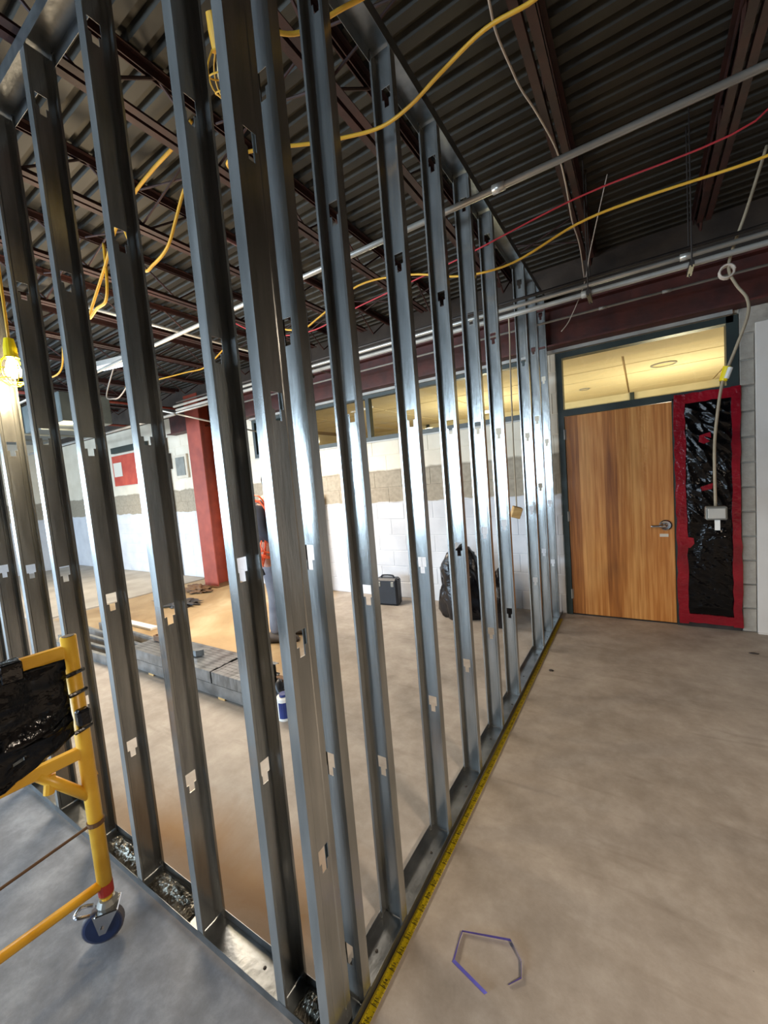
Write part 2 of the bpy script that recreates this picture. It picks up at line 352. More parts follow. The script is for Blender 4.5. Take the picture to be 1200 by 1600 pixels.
bm = NB(); box(bm, -11.9, -11.7, -.9, D+.2, 0, DK+.05); box(bm, -11.9, -11.7, -6.2, -5.5, 0, DK+.05); box(bm, -11.9, -11.7, -5.5, -.9, 0, .7); box(bm, -11.9, -11.7, -5.5, -.9, 2.5, DK+.05); struct(obj('wall_left', bm, BLOCK))
bm = NB(); box(bm, -11.7, -11.2, -6.2, -6.0, 0, DK+.05); box(bm, -1.0, 4.3, -6.2, -6.0, 0, DK+.05); box(bm, -11.2, -1.0, -6.2, -6.0, 0, .75); box(bm, -11.2, -1.0, -6.2, -6.0, 2.55, DK+.05)
struct(obj('wall_behind', bm, BARE2))
wn = struct(obj('window_4', box(NB(), -11.2, -1.0, -6.12, -6.04, .75, .81), TEAL))
obj('frame_rail', box(NB(), -11.2, -1.0, -6.12, -6.04, 2.49, 2.55), TEAL, wn)
for k in range(7):
    x = -11.2+k*10.14/6; obj('mullion', box(NB(), x, x+.06, -6.12, -6.04, .81, 2.49), TEAL, wn)

# clerestory window in the far wall
w1 = struct(obj('window_1', box(NB(), -4.5, -.25, D-.01, D+.07, 2.07, 2.125), TEAL))
obj('head_rail', box(NB(), -4.5, -.25, D-.01, D+.07, 2.625, 2.68), TEAL, w1)
for x in (-4.5, -3.42, -2.285, -.31): obj('mullion', box(NB(), x, x+.055, D-.01, D+.07, 2.125, 2.625), TEAL, w1)
obj('pane', box(NB(), -4.445, -3.42, D+.03, D+.036, 2.125, 2.625), DGLASS, w1)
for a, b in ((-3.365, -2.285), (-2.23, -.31)): obj('pane', box(NB(), a, b, D+.03, D+.036, 2.125, 2.625), GLASS, w1)
# transom over the door
w2 = struct(obj('window_2', box(NB(), .045, 1.41, D-.01, D+.09, 2.61, 2.665), TEAL))
obj('jamb', box(NB(), .045, .10, D-.01, D+.09, 0, 2.61), TEAL, w2)
obj('jamb', box(NB(), 1.362, 1.44, D-.01, D+.09, 2.06, 2.665), TEAL, w2)
obj('sill_rail', box(NB(), .10, 1.362, D-.01, D+.09, 2.042, 2.105), TEAL, w2)
obj('pane', box(NB(), .10, 1.362, D+.03, D+.036, 2.105, 2.61), GLASS, w2)
# door
d1 = struct(obj('door_1', box(NB(), .102, .983, D+.004, D+.048, .012, 2.038, .002), WOOD))
obj('threshold', box(NB(), .10, .99, D+.0, D+.06, 0, .010), DARKPIPE, d1)
for z in (.22, 1.03, 1.86):
    bm = NB(); tube(bm, [(.098, D-.006, z-.05), (.098, D-.006, z+.05)], .008, 8); box(bm, .098, .112, D-.002, D+.004, z-.05, z+.05); obj('hinge', bm, GREYTRIM, d1)
bm = NB(); lathe(bm, [(.0, 0), (.050, 0), (.050, .008), (.040, .018), (.018, .016), (.016, .04), (.0, .042)], 24, frame_mat((.915, D+.004, .93), (0, -1, 0))); ro = obj('rose', bm, CHROME, d1, smooth=False)
bm = NB(); tube(bm, spline([(.915, D-.034, .93), (.91, D-.048, .93), (.88, D-.052, .929), (.80, D-.05, .926)]), [.015]*7+[.014]*6+[.012]*6, 10); obj('lever', bm, CHROME, ro, smooth=True)
obj('label_plate', box(NB(), .868, .935, D+.002, D+.0045, .822, .850), PAPER, d1)
obj('frame_post', box(NB(), .985, 1.02, D-.01, D+.09, 0, 2.06), TEAL, w2)
# sidelight covered by taped plastic
w3 = struct(obj('window_3', box(NB(), 1.02, 1.44, D+.03, D+.036, .12, 2.06), DGLASS))
obj('sill_rail', box(NB(), 1.0, 1.44, D-.012, D+.08, 0, .055), DARKPIPE, w3)
def crumple(bm, x0, x1, z0, z1, nx, nz_, f, y=0):
    g = [[bm.verts.new((x0+(x1-x0)*i/nx, y+f(x0+(x1-x0)*i/nx, z0+(z1-z0)*j/nz_), z0+(z1-z0)*j/nz_)) for i in range(nx+1)] for j in range(nz_+1)]
    for j in range(nz_):
        for i in range(nx): bm.faces.new((g[j][i], g[j][i+1], g[j+1][i+1], g[j+1][i]))
    return bm
def fold(x, z):
    a = mnoise.noise(Vector((x*5+z*3, z*4.2-x*6, 3))); b = abs(mnoise.noise(Vector((x*11+z*5, z*5, 9)))); c = abs(mnoise.noise(Vector((x*4, z*9+x*8, 1))))
    e = .35 if z < .85 else 1.0
    e *= max(0, min(1, (x-1.065)/.05, (1.395-x)/.05, (z-.12)/.06, (2.01-z)/.06))
    return -.010+(a*.014-(1-b)**4*.016-(1-c)**6*.014)*e
bm = crumple(NB(), 1.05, 1.41, .10, 2.03, 40, 190, fold, D-.012); bmesh.ops.solidify(bm, geom=bm.faces[:], thickness=.0015)
ps = tag(obj('plastic_sheet', bm, BLACKPL, smooth=True), 'crinkled black plastic sheet taped over the sidelight beside the wooden door', 'plastic sheet')
def strip(pts, z=None): pass
def tape_strip(poly, n=1, y=D-.036):
    bm = NB(); prism(bm, poly, 'y', y, y+.02); return obj('tape_strip', bm, REDTAPE, ps)
def wavy(x0, x1, z0, z1, vert, amp=.006):
    n = 26 if vert else 10; A, B = [], []
    for k in range(n+1):
        t = k/n; j = lambda: random.uniform(-amp, amp)
        if vert: z = z0+(z1-z0)*t; A.append((x0+j(), z)); B.append((x1+j(), z))
        else: x = x0+(x1-x0)*t; A.append((x, z0+j())); B.append((x, z1+j()))
    return A+B[::-1]
tape_strip(wavy(.995, 1.072, .03, 2.08, True)); tape_strip(wavy(1.385, 1.442, .035, 2.09, True), y=D-.038)
tape_strip(wavy(.998, 1.44, 2.005, 2.085, False), y=D-.041); tape_strip(wavy(1.0, 1.44, .05, .125, False), y=D-.04)
tape_strip([(1.17, 1.715), (1.245, 1.735), (1.25, 1.66), (1.20, 1.64), (1.165, 1.66)], y=D-.05)
tape_strip([(1.17, 1.27), (1.255, 1.30), (1.25, 1.25), (1.18, 1.235)], y=D-.05)
tape_strip([(1.06, .83), (1.115, .82), (1.12, .77), (1.09, .73), (1.06, .735)], y=D-.045)
# red beam, grey flashing
bm = NB(); prism(bm, [(D-.19, 2.70), (D-.01, 2.70), (D-.01, 2.716), (D-.092, 2.716), (D-.092, 3.05), (D-.01, 3.05), (D-.01, 3.066), (D-.19, 3.066), (D-.19, 3.05), (D-.108, 3.05), (D-.108, 2.716), (D-.19, 2.716)], 'x', -6.6, 4.2)
tag(obj('steel_beam', bm, PRIMER), 'long dark red steel beam running above the door and high windows', 'beam')
struct(obj('trim_1', box(NB(), -4.5, 1.40, D-.05, D-.012, 2.668, 2.699), GREYTRIM))
struct(obj('trim_2', box(NB(), -4.5, -.25, D-.02, D-.0105, 2.055, 2.069), GREYTRIM))

# next room seen through the glass: tiled ceiling, plaster bulkhead, floor, end wall
nr = struct(obj('ceiling_2', box(NB(), -6, 4.2, D+.2, 10, 2.80, 2.86), GRID))
t0 = None
for i in range(8):
    for j in range(5):
        x, y = -5.5+i*1.22, 4.9+j*.72
        if t0 is None: t0 = obj('ceiling_tile', box(NB(), 0, 1.195, 0, .695, 0, .02, .004), TILE, nr, loc=(x, y, 2.782)); continue
        c = t0.copy(); c.parent = nr; c.location = (x, y, 2.782+random.uniform(-.002, .002)); COL.objects.link(c)
struct(obj('wall_bulkhead', box(NB(), -6, 4.2, D+.2, 4.88, 2.74, 2.80), PLASTER))
bm = NB(); box(bm, -6, 4.2, 8.35, 8.45, 0, 2.8); struct(obj('wall_next_room', bm, PLASTER))
bm = NB(); box(bm, -6.1, -6, D+.2, 10, 0, 2.8); struct(obj('wall_next_room_left', bm, PLASTER))
bm = NB(); box(bm, 4.1, 4.2, D+.2, 10, 0, 2.8); struct(obj('wall_next_room_right', bm, PLASTER))
struct(obj('floor_3', box(NB(), -6, 4.2, D+.2, 10, -.1, 0), CARPET))
struct(obj('trim_3', box(NB(), -6, 4.2, 8.30, 8.35, 2.60, 2.64), TEAL))
for i, x in enumerate((-3.6, -.9, .6, 1.9, 3.2)): struct(obj('trim_%d' % (5+i), box(NB(), x, x+.07, 8.30, 8.35, 1.0, 2.8), TEAL))
def downlight(x, y, lab, r, on):
    t = thing('ceiling_light', lab, 'light', (x, y, 2.782))
    obj('trim_ring', lathe(NB(), [(r, 0), (r, -.012), (r*.86, -.016), (r*.84, -.002)], 24), GREYTRIM if not on else WHITEPL, t)
    obj('lens', lathe(NB(), [(0, -.004), (r*.84, -.004), (r*.8, -.02 if on else -.006), (0, -.03 if on else -.008)], 24), DISCON if on else LAMPOFF, t)
downlight(1.03, 6.05, 'round recessed light in the next room, seen through the transom', .15, False)
downlight(-.02, 7.0, 'small recessed light in the next room above the door hinge side', .08, False)
downlight(-1.95, 7.7, 'glowing round light in the next room behind the high window', .24, True)

# ================================================================== JOISTS
def joist(x):
    root = bpy.data.objects.new('roof_joist', None); root.location = (x, 0, 0); COL.objects.link(root)
    y0, y1 = -5.9, D-.02; zt, zb = DK-.005, 3.225
    bm = NB()
    for s in (-1, 1):
        bm2 = [(s*.008, zt), (s*.034, zt), (s*.034, zt-.005), (s*.013, zt-.005), (s*.013, zt-.04), (s*.008, zt-.04)]
        prism(bm, bm2, 'y', y0, y1)
    obj('top_chord', bm, JOISTP, root)
    bm = NB()
    for s in (-1, 1):
        prism(bm, [(s*.008, zb), (s*.042, zb), (s*.042, zb+.005), (s*.013, zb+.005), (s*.013, zb+.038), (s*.008, zb+.038)], 'y', y0, y1-.55)
    obj('bottom_chord', bm, JOISTP, root)
    pts = []; k = 0; y = y1-.05
    while y > y0: pts.append((0, y, zt-.02 if k % 2 == 0 else zb+.02)); y -= .32; k += 1
    obj('web_rod', tube(NB(), pts, .0085, 6), JOISTP, root)
    return root
def ordn(n): return ['first', 'second', 'third', 'fourth', 'fifth', 'sixth', 'seventh', 'eighth', 'ninth', 'tenth', 'eleventh', 'twelfth', 'thirteenth', 'fourteenth', 'fifteenth'][n-1]
jx = [1.17, .42] + [-.33-.75*k for k in range(14)]
j0 = None
for i, x in enumerate(jx):
    if j0 is None: r = j0 = joist(x)
    else:
        r = j0.copy(); r.location = (x, 0, 0); COL.objects.link(r)
        for ch in list(j0.children): c = ch.copy(); c.parent = r; COL.objects.link(c)
    lab = 'red open-web steel joist under the deck above the right edge of the view' if i == 0 else 'red open-web steel joist under the deck just right of the stud partition' if i == 1 else 'red open-web roof joist under the deck, %s to the left of the partition row' % ordn(i-1)
    tag(r, lab, 'joist', 'red roof joists under the metal deck')

br0 = None
for row, y in enumerate((.82, 2.95)):
    for i in range(2, 10):
        xa, xb = jx[i-1], jx[i]
        if br0 is None:
            r = br0 = bpy.data.objects.new('joist_bridging', None); COL.objects.link(r)
            for k_, (za, zb_) in enumerate(((3.46, 3.25), (3.25, 3.46))): obj('rod', tube(NB(), [(-.02, .012*k_, za), (-.73, .012*k_, zb_)], .006, 6), JOISTP, r)
        else:
            r = br0.copy(); COL.objects.link(r)
            for ch in list(br0.children): c = ch.copy(); c.parent = r; COL.objects.link(c)
        r.location = (xa, y, 0)
        tag(r, 'crossed bridging rods %s, %s gap left of partition' % ('above the left stud row' if row == 0 else 'close to the far wall', ordn(i-1)), 'bridging', 'bridging rods in the %s line' % ('near' if row == 0 else 'far'))

# ================================================================== STUD FRAMING
ZT = 3.195
def stud_bm(z0, h=ZT-.004, zb=.004, b=.035, opening=-1):
    """C section: web in the plane y=0 across x -0.092..0, flanges to y=opening*b, keyholes from z0 every 0.61"""
    bm = NB()
    xs = [-.0915, -.070, -.066, -.058, -.034, -.026, -.022, -.0005]; off = [0, 0, .002, .002, .002, .002, 0, 0]
    xs = [-.0915, -.0716, -.0690, -.0650, -.0565, -.0365, -.0280, -.0230, -.0205, -.0005]
    off = [0, 0, .0018, .0018, .0018, .0018, .0018, .0018, 0, 0]
    zs = {zb, h}; holes = []
    z = z0
    while z < h-.1:
        if z > zb+.05: zs |= {z+.030, z-.012, z-.040}; holes.append(z)
        z += .6096
    zs = sorted(zs)
    V = {}
    def v(i, j):
        if (i, j) not in V: V[i, j] = bm.verts.new((xs[i], -opening*0+off[i]*opening, zs[j]))
        return V[i, j]
    for j in range(len(zs)-1):
        zm = (zs[j]+zs[j+1])/2
        for i in range(len(xs)-1):
            xm = (xs[i]+xs[i+1])/2; hole = False
            for hz in holes:
                if hz-.012 < zm < hz+.030 and -.0650 < xm < -.0280: hole = True
                if hz-.040 < zm < hz-.012 and -.0565 < xm < -.0365: hole = True
            if not hole: bm.faces.new((v(i, j), v(i+1, j), v(i+1, j+1), v(i, j+1)))
    for i, sgn in ((0, 1), (len(xs)-1, -1)):
        x = xs[i]; prev = [V[i, j] for j in range(len(zs))]
        for dx, y in ((0, opening*b), (sgn*.008, opening*b)):
            cur = [bm.verts.new((x+dx, y, zz)) for zz in zs]
            for j in range(len(zs)-1): bm.faces.new((prev[j], cur[j], cur[j+1], prev[j+1]))
            prev = cur
    bmesh.ops.recalc_face_normals(bm, faces=bm.faces[:])
    bmesh.ops.solidify(bm, geom=bm.faces[:], thickness=.0011)
    return bm
G1 = 'steel studs in the row running to the wooden door'
G2 = 'steel studs in the row running off to the left'
s0 = obj('steel_stud', stud_bm(.154, opening=1), GALV, loc=(0, .130, 0)); tag(s0, 'galvanized steel stud tucked behind the corner post, first of the row to the door', 'stud', G1)
rz = {1: .58, 2: .59, 3: .58, 4: .60, 5: .59, 7: .60, 8: .77, 9: .58}
far = {1: 'second', 2: 'third', 3: 'fourth', 4: 'fifth', 5: 'sixth', 7: 'seventh', 8: 'eighth', 9: 'last'}
for k, z0 in rz.items():
    y = .396+.4064*(k-1)
    o = obj('steel_stud', stud_bm(z0 if k != 8 else .77), GALV, loc=(0, y, 0))
    lab = {1: 'galvanized steel stud nearest the corner in the row to the door, dark left flange', 9: 'galvanized steel stud closest to the door frame, end of the row', 7: 'galvanized stud just past the wide gap, third from the door end',
           8: 'galvanized stud next to last before the door frame', 5: 'galvanized steel stud just before the wide gap in the door row'}.get(k, 'bright galvanized steel stud in the door row, %s counted from the corner post' % far[k])
    tag(o, lab, 'stud', G1)
# corner end stud: web faces +x at x=-0.018, opening away
o = obj('steel_stud', stud_bm(.555, opening=1), GALV); o.matrix_world = Matrix.Translation((-.018, .0915, 0)) @ Matrix(((0, -1, 0, 0), (1, 0, 0, 0), (0, 0, 1, 0), (0, 0, 0, 1)))
tag(o, 'widest steel stud standing at the corner where both rows meet, closed web showing', 'stud', G2)
lz = {1: .74, 2: .565, 3: .57, 4: .66, 5: .65, 6: .63, 7: .6}
for k in range(1, 8):
    xr = -.195-.4064*(k-1)
    # opening toward +x : local -y -> +x ; local x(-.0915..0) -> world y 0..0.0915
    o = obj('steel_stud', stud_bm(lz[k], opening=-1), GALV); o.matrix_world = Matrix.Translation((xr-.035, .0915, 0)) @ Matrix(((0, -1, 0, 0), (1, 0, 0, 0), (0, 0, 1, 0), (0, 0, 0, 1)))
    lab = {1: 'galvanized stud in the left row right beside the corner post', 7: 'galvanized stud in the left row beyond the left edge, behind the scaffold'}.get(k, 'galvanized steel stud in the left row, %s to the left of the corner post' % ordn(k))
    tag(o, lab, 'stud', G2)
# tracks
def track(bm, L, up=1, w=.0945, h=.032):
    # channel along local +x, floor at z=0, flanges up
    prism(bm, [(0, 0), (w, 0), (w, up*h), (w-.0012, up*h), (w-.0012, up*.0012), (.0012, up*.0012), (.0012, up*h), (0, up*h)], 'x', 0, L); return bm
def rotz90(L): return Matrix(((0, -1, 0, 0), (1, 0, 0, 0), (0, 0, 1, 0), (0, 0, 0, 1)))
bt = obj('steel_track', track(NB(), D-.025), GALV2); bt.matrix_world = Matrix.Translation((.0015, .02, 0)) @ rotz90(0)
tag(bt, 'galvanized floor track under the studs leading to the door', 'track')
bl = obj('steel_track', track(NB(), 3.4), GALV2, loc=(-3.42, -.0015, 0)); tag(bl, 'galvanized floor track under the left row of studs', 'track')
tt = obj('steel_track', track(NB(), D-.025, -1, h=.05), GALV2); tt.matrix_world = Matrix.Translation((.0015, .02, 3.2)) @ rotz90(0)
tag(tt, 'galvanized head track above the studs leading to the door', 'track')
tl = obj('steel_track', track(NB(), 3.4, -1, h=.05), GALV2, loc=(-3.42, -.0015, 3.2)); tag(tl, 'galvanized head track above the left row of studs', 'track')
for par, pts in ((bt, [(.25+.4064*k, random.uniform(.03, .06), .0015) for k in range(9)]), (bl, [(.2+.41*k, random.uniform(.02, .07), .0015) for k in range(8)])):
    for q in pts:
        s_ = obj('screw', lathe(NB(), [(0, 0), (.006, 0), (.005, .002), (0, .003)], 8), DARKPIPE, par, loc=q)

# ------------------------------------------------------------------ tape measure along the track
tm = thing('tape_measure', 'yellow measuring tape blade lying along the floor track', 'tape measure', (0, 0, 0))
L0, L1, TW = -.06, 3.62, .027
def tx(y): return .006+.004*math.sin(y*1.3)
bm = NB(); prev = None
for k in range(81):
    y = L0+(L1-L0)*k/80
    cur = [bm.verts.new((tx(y)+TW*t, y, .0035+.0035*abs(2*t-1)**2)) for t in (0, .25, .5, .75, 1)]
    if prev:
        for a in range(4): bm.faces.new((prev[a], prev[a+1], cur[a+1], cur[a]))
    prev = cur
bmesh.ops.solidify(bm, geom=bm.faces[:], thickness=.0004); obj('blade', bm, TAPEY, tm)
bm = NB(); k = 0; y = L0
while y < L1:
    w = TW*(.9 if k % 16 == 0 else .34 if k % 4 == 0 else .2)
    n_ = 2 if k % 16 == 0 else 1
    x0 = tx(y)+.0005
    if k % 2 == 0 or y < 1: box(bm, x0, x0+w, y, y+(.0012 if k % 16 else .0018), .0075, .0078)
    if k % 4 == 0: box(bm, tx(y)+TW-.006, tx(y)+TW-.0006, y, y+.001, .0075, .0078)
    y += .0254/8*(1); k += 1
tk = obj('tick_marks', bm, TICK, tm); tk['kind'] = 'stuff'
bm = NB()
for i in range(60):
    cu = bpy.data.curves.new('n', 'FONT'); cu.body = str(139-i); cu.size = .015; cu.align_x = 'CENTER'; cu.align_y = 'CENTER'; cu.resolution_u = 1
    to = bpy.data.objects.new('n', cu); COL.objects.link(to); dg = bpy.context.evaluated_depsgraph_get()
    me = bpy.data.meshes.new_from_object(to.evaluated_get(dg)); y = L0+.0127*2+i*.0254*2-.0127*2+.012
    me.transform(Matrix.Translation((tx(y)+TW*.62, y, .0079)) @ Matrix.Rotation(PI/2, 4, 'Z')); bm.from_mesh(me)
    bpy.data.objects.remove(to); bpy.data.curves.remove(cu); bpy.data.meshes.remove(me)
nm = obj('numerals', bm, TICK, tm); nm['kind'] = 'stuff'

# ================================================================== CONDUITS AND CABLES
def cable(name, pts, r, m, lab, cat='cable', sub=6, n=8): return tag(obj(name, tube(NB(), spline(pts, sub), r, n), m, smooth=True), lab, cat)
def conduit(pts, r, m, lab, couplings=()):
    t = thing('conduit', lab, 'conduit')
    obj('pipe', tube(NB(), pts, r, 12), m, t, smooth=True)
    for q, d in couplings:
        d = Vector(d).normalized(); obj('coupling', tube(NB(), [Vector(q)-d*.03, Vector(q)+d*.03], r*1.35, 12), m, t, smooth=True)
    return t
X = (1, 0, 0)
conduit([(1.16, 1.41, 2.91), (-4.2, 1.41, 2.91)], .0155, CONDUIT, 'single bright conduit crossing overhead from the right joist through the stud row', [((.2, 1.41, 2.91), X), ((-1.9, 1.41, 2.91), X)])
conduit([(2.6, 2.45, 2.772), (-4.3, 2.45, 2.772)], .011, DARKPIPE, 'thin dark pipe, uppermost of the bundle crossing near the door')
conduit([(2.6, 2.47, 2.737), (-4.4, 2.47, 2.737)], .0145, CONDUIT, 'bright conduit in the middle of the bundle crossing near the door', [((1.0, 2.47, 2.737), X), ((-2.2, 2.47, 2.737), X)])
conduit([(2.6, 2.5, 2.695), (.95, 2.5, 2.695), (-4.4, 2.5, 2.695)], .0165, GREYTRIM, 'dull grey conduit lowest in the bundle crossing near the door', [((.46, 2.5, 2.695), X)])
conduit([(2.6, 3.42, 2.868), (-5.0, 3.42, 2.868)], .010, GREYTRIM, 'thin grey rod running in front of the red beam', [((.95, 3.42, 2.868), X), ((.5, 3.42, 2.868), X)])
# strut hangers carrying the bundle
for x, w in ((.48, 'beside the partition end'), (-2.05, 'behind the stud row'), (1.02, 'near the hanging reel cord')):
    t = thing('pipe_hanger', 'steel strut hanger holding the conduit bundle %s' % w, 'hanger', (x, 2.47, 0))
    obj('strut', box(NB(), -.012, .012, -.09, .09, 2.648, 2.674), DARKPIPE, t)
    for s in (-.08, .08): obj('threaded_rod', tube(NB(), [(0, s, 2.64), (0, s, DK)], .004, 6), DARKPIPE, t)
for x in (.95, .5):
    pass
cable('light_cord', [(-.31, .36, 3.24), (-.26, .33, 3.06), (-.2, .35, 2.99), (-.14, .42, 3.0), (-.02, .47, 3.03), (.13, .51, 3.05), (.3, .5, 3.1), (.42, .45, 3.24)], .007, YELCORD, 'thick yellow cord drooping at the top of the corner post')
cable('light_cord', [(1.17, .68, 3.2), (.63, .64, 2.9), (.53, .63, 2.85), (.39, .62, 2.85), (.23, .66, 2.85), (.1, .7, 2.85), (-.03, .71, 2.85), (-.17, .66, 2.85), (-.29, .6, 2.85), (-.46, .5, 2.85), (-.59, .47, 2.85), (-.72, .62, 2.94), (-.95, .85, 3.1), (-1.07, .95, 3.24)], .006, YELCORD, 'yellow cord slanting across the top right and through the studs')
cable('white_wire', [(.36, .72, 3.19), (.35, .84, 3.14), (.34, .96, 3.14), (.35, 1.13, 3.14), (.36, 1.24, 3.14), (.39, 1.41, 3.14), (.42, 1.72, 3.16), (.42, 2.01, 3.16), (.40, 2.44, 3.16), (.40, 2.83, 3.17), (.37, 3.42, 3.14)], .0045, WHITECORD, 'white wire hanging along the joist right of the partition')
cable('red_wire', [(1.27, 1.84, 3.24), (1.2, 1.84, 2.98), (.49, 1.84, 2.96), (-.20, 1.84, 2.88), (-.95, 1.84, 2.82), (-1.45, 1.84, 2.77), (-2.0, 1.84, 2.9), (-2.55, 1.84, 3.24)], .0045, REDCORD, 'thin red wire strung across the ceiling through the studs')
cable('yellow_wire', [(1.35, 1.8, 2.82), (1.19, 1.8, 2.80), (.77, 1.8, 2.82), (.49, 1.8, 2.81), (.15, 1.8, 2.73), (-.16, 1.8, 2.76), (-.5, 1.8, 2.88), (-.91, 1.8, 2.94), (-1.28, 1.8, 2.83), (-1.48, 1.8, 2.79), (-1.75, 1.8, 2.9), (-1.85, 1.8, 3.24)], .0065, YELCORD, 'thin yellow wire sagging across the ceiling below the red wire')
cable('light_cord', [(-1.08, .7, 3.40), (-1.22, .7, 3.36), (-1.44, .7, 3.34), (-1.67, .7, 3.30), (-1.89, .7, 3.21), (-2.09, .7, 3.04), (-2.37, .7, 2.82), (-2.25, .7, 2.84), (-2.13, .7, 2.85), (-2.08, .7, 2.96), (-2.1, .72, 3.2)], .009, YELCORD, 'yellow cord looping down behind the left row of studs')
cable('light_cord', [(-1.08, .7, 3.22), (-1.21, .7, 3.12), (-1.3, .7, 3.02), (-1.4, .7, 2.92), (-1.55, .7, 2.88), (-1.67, .7, 2.90), (-1.83, .7, 3.22)], .008, YELCORD, 'short yellow cord loop hanging between two left joists')
cable('light_cord', [(-4.83, 2.0, 3.24), (-5.1, 2.0, 2.95), (-4.95, 2.0, 2.88), (-4.7, 2.0, 2.9), (-4.08, 2.0, 3.24)], .008, WHITECORD, 'pale cord loop low under the far left ceiling')
cable('light_cord', [(-5.6, 2.5, 3.22), (-4.76, 2.5, 3.16), (-4.1, 2.5, 3.12), (-3.7, 2.5, 3.10), (-3.33, 2.5, 3.22)], .008, YELCORD, 'yellow cord strung between far left joists')
cable('light_cord', [(-4.83, 1.2, 3.24), (-4.62, 1.2, 2.98), (-4.38, 1.2, 2.92), (-4.18, 1.2, 2.98), (-4.08, 1.2, 3.24)], .008, YELCORD, 'yellow cord loop hanging near the lit bulb')
for i, (a, b, r, m, lab) in enumerate((
    ((-2.6, .62, 2.98), (-2.6, 3.6, 2.98), .012, CONDUIT, 'bright conduit running toward the far wall behind the left studs'),
    ((-4.4, 2.47, 2.64), (-9.5, 2.47, 2.64), .018, GREYTRIM, 'grey pipe continuing into the far left room'),
    ((-4.2, 2.9, 2.80), (-10, 2.9, 2.80), .014, CONDUIT, 'conduit high in the far left room'),
    ((-4.6, 2.2, 2.74), (-4.1, 3.8, 2.40), .012, CONDUIT, 'slanting conduit near the red column'),
    ((-5.2, 1.4, 2.95), (-10.5, 1.4, 2.95), .016, CONDUIT, 'conduit under the joists at far left'),
    ((-5.9, .9, 3.05), (-5.9, 3.6, 3.05), .02, PRIMER2, 'red pipe crossing under the far left joists'),
    ((-7.6, .9, 3.0), (-7.6, 3.6, 3.0), .02, PRIMER2, 'second red pipe deeper in the far left room'))):
    conduit([a, b], r, m, lab)
# thin red rod beneath the joists
conduit([(-1.45, 1.0, 3.17), (-1.45, 3.3, 3.17)], .01, PRIMER, 'thin red bridging rod beneath the joists behind the corner')
# cord reel hook and drop cord with outlet box
hk = cable('drop_cord', [(1.37, 2.52, 3.21), (1.28, 2.52, 2.90), (1.23, 2.54, 2.75), (1.21, 2.58, 2.64), (1.24, 2.56, 2.53), (1.28, 2.52, 2.43), (1.28, 2.5, 2.33), (1.23, 2.5, 2.17), (1.18, 2.5, 2.03), (1.16, 2.5, 1.96), (1.14, 2.5, 1.82), (1.12, 2.5, 1.59), (1.12, 2.5, 1.232)], .008, TANCORD, 'tan drop cord hanging in front of the taped sidelight')
bm = NB(); pts = []
for k in range(40): a = k*2*PI/13; pts.append((1.2+.035*math.cos(a), 2.57+.004*k*.3-.02, 2.62+.035*math.sin(a)))
obj('knot', tube(bm, pts, .006, 6), WHITECORD, hk, smooth=True)
bm = NB(); tube(bm, [(1.165, 2.5, 1.98), (1.185, 2.5, 2.06)], .02, 10); obj('connector', bm, YELBR, hk)
bm = NB(); tube(bm, [(1.178, 2.485, 1.99), (1.198, 2.485, 2.05)], .013, 10); obj('plug', bm, WHITEPL, hk)
bo = obj('outlet_box', box(NB(), 1.068, 1.172, 2.46, 2.52, 1.15, 1.232, .006), GREYBOX); tag(bo, 'grey metal outlet box hanging on a cord in front of the black plastic', 'outlet box')
obj('cover_plate', box(NB(), 1.078, 1.162, 2.452, 2.459, 1.16, 1.222, .002), CONDUIT, bo); obj('dangling_tag', box(NB(), 1.112, 1.138, 2.475, 2.482, 1.085, 1.149), WHITEPL, bo)
cable('thin_cord', [(-.06, 2.5, 2.69), (-.065, 2.51, 2.5), (-.07, 2.5, 2.3), (-.08, 2.5, 1.72), (-.082, 2.5, 1.25)], .0055, TANCORD, 'thin tan cord hanging between the far studs')
bm = NB(); box(bm, -.036, .036, -.026, .026, -.055, .03, .004, Matrix.Rotation(.35, 4, 'Y') @ Matrix.Rotation(.5, 4, 'Z'))
wb = tag(obj('hanging_box', bm, WOODLT, loc=(-.083, 2.5, 1.238)), 'small tan box dangling from the thin cord among far studs', 'box')
wx = cable('loose_wire', [(.62, 2.2, 3.22), (.5, 2.45, 2.95), (.44, 2.6, 2.8), (.34, 2.62, 2.6), (.28, 2.6, 2.52)], .003, WHITECORD, 'thin loose wire dangling near the end of the partition')

# caged string lamps
def cage_lamp(loc, lab, on, tilt=(0, 0, 0)):
    t = thing('caged_lamp', lab, 'lamp', loc); t.rotation_euler = tilt
    obj('socket', lathe(NB(), [(0, .13), (.018, .13), (.024, .09), (.026, .05), (.03, .045), (0, .045)], 14), YELBR if on else YELCORD, t)
    obj('bulb', lathe(NB(), [(0, .05), (.014, .045), (.022, .02), (.03, -.01), (.024, -.035), (0, -.045)], 16), LAMPON if on else LAMPOFF, t, smooth=True)
    bm = NB()
    for k in range(6):
        a = k*PI/3; c, s = math.cos(a), math.sin(a)
        tube(bm, spline([(c*.026, s*.026, .05), (c*.055, s*.055, .01), (c*.055, s*.055, -.04), (c*.02, s*.02, -.075)], 4), .0025, 5)
    for r, z in ((.057, -.01), (.05, -.05), (.02, -.075)):
        tube(bm, [(r*math.cos(a*PI/10), r*math.sin(a*PI/10), z) for a in range(21)], .0025, 5)
    obj('wire_cage', bm, YELBR if on else YELCORD, t); return t
cage_lamp((-1.63, .028, 2.20), 'lit caged work lamp glowing in the bay between the leftmost studs', True)
cage_lamp((-.40, .335, 2.97), 'unlit yellow caged lamp hanging high beside the corner post', False, (.5, .3, 0))
cable('light_cord', [(-1.64, .06, 3.14), (-1.63, .035, 2.8), (-1.63, .028, 2.33)], .006, YELCORD, 'yellow cord the lit lamp hangs from')
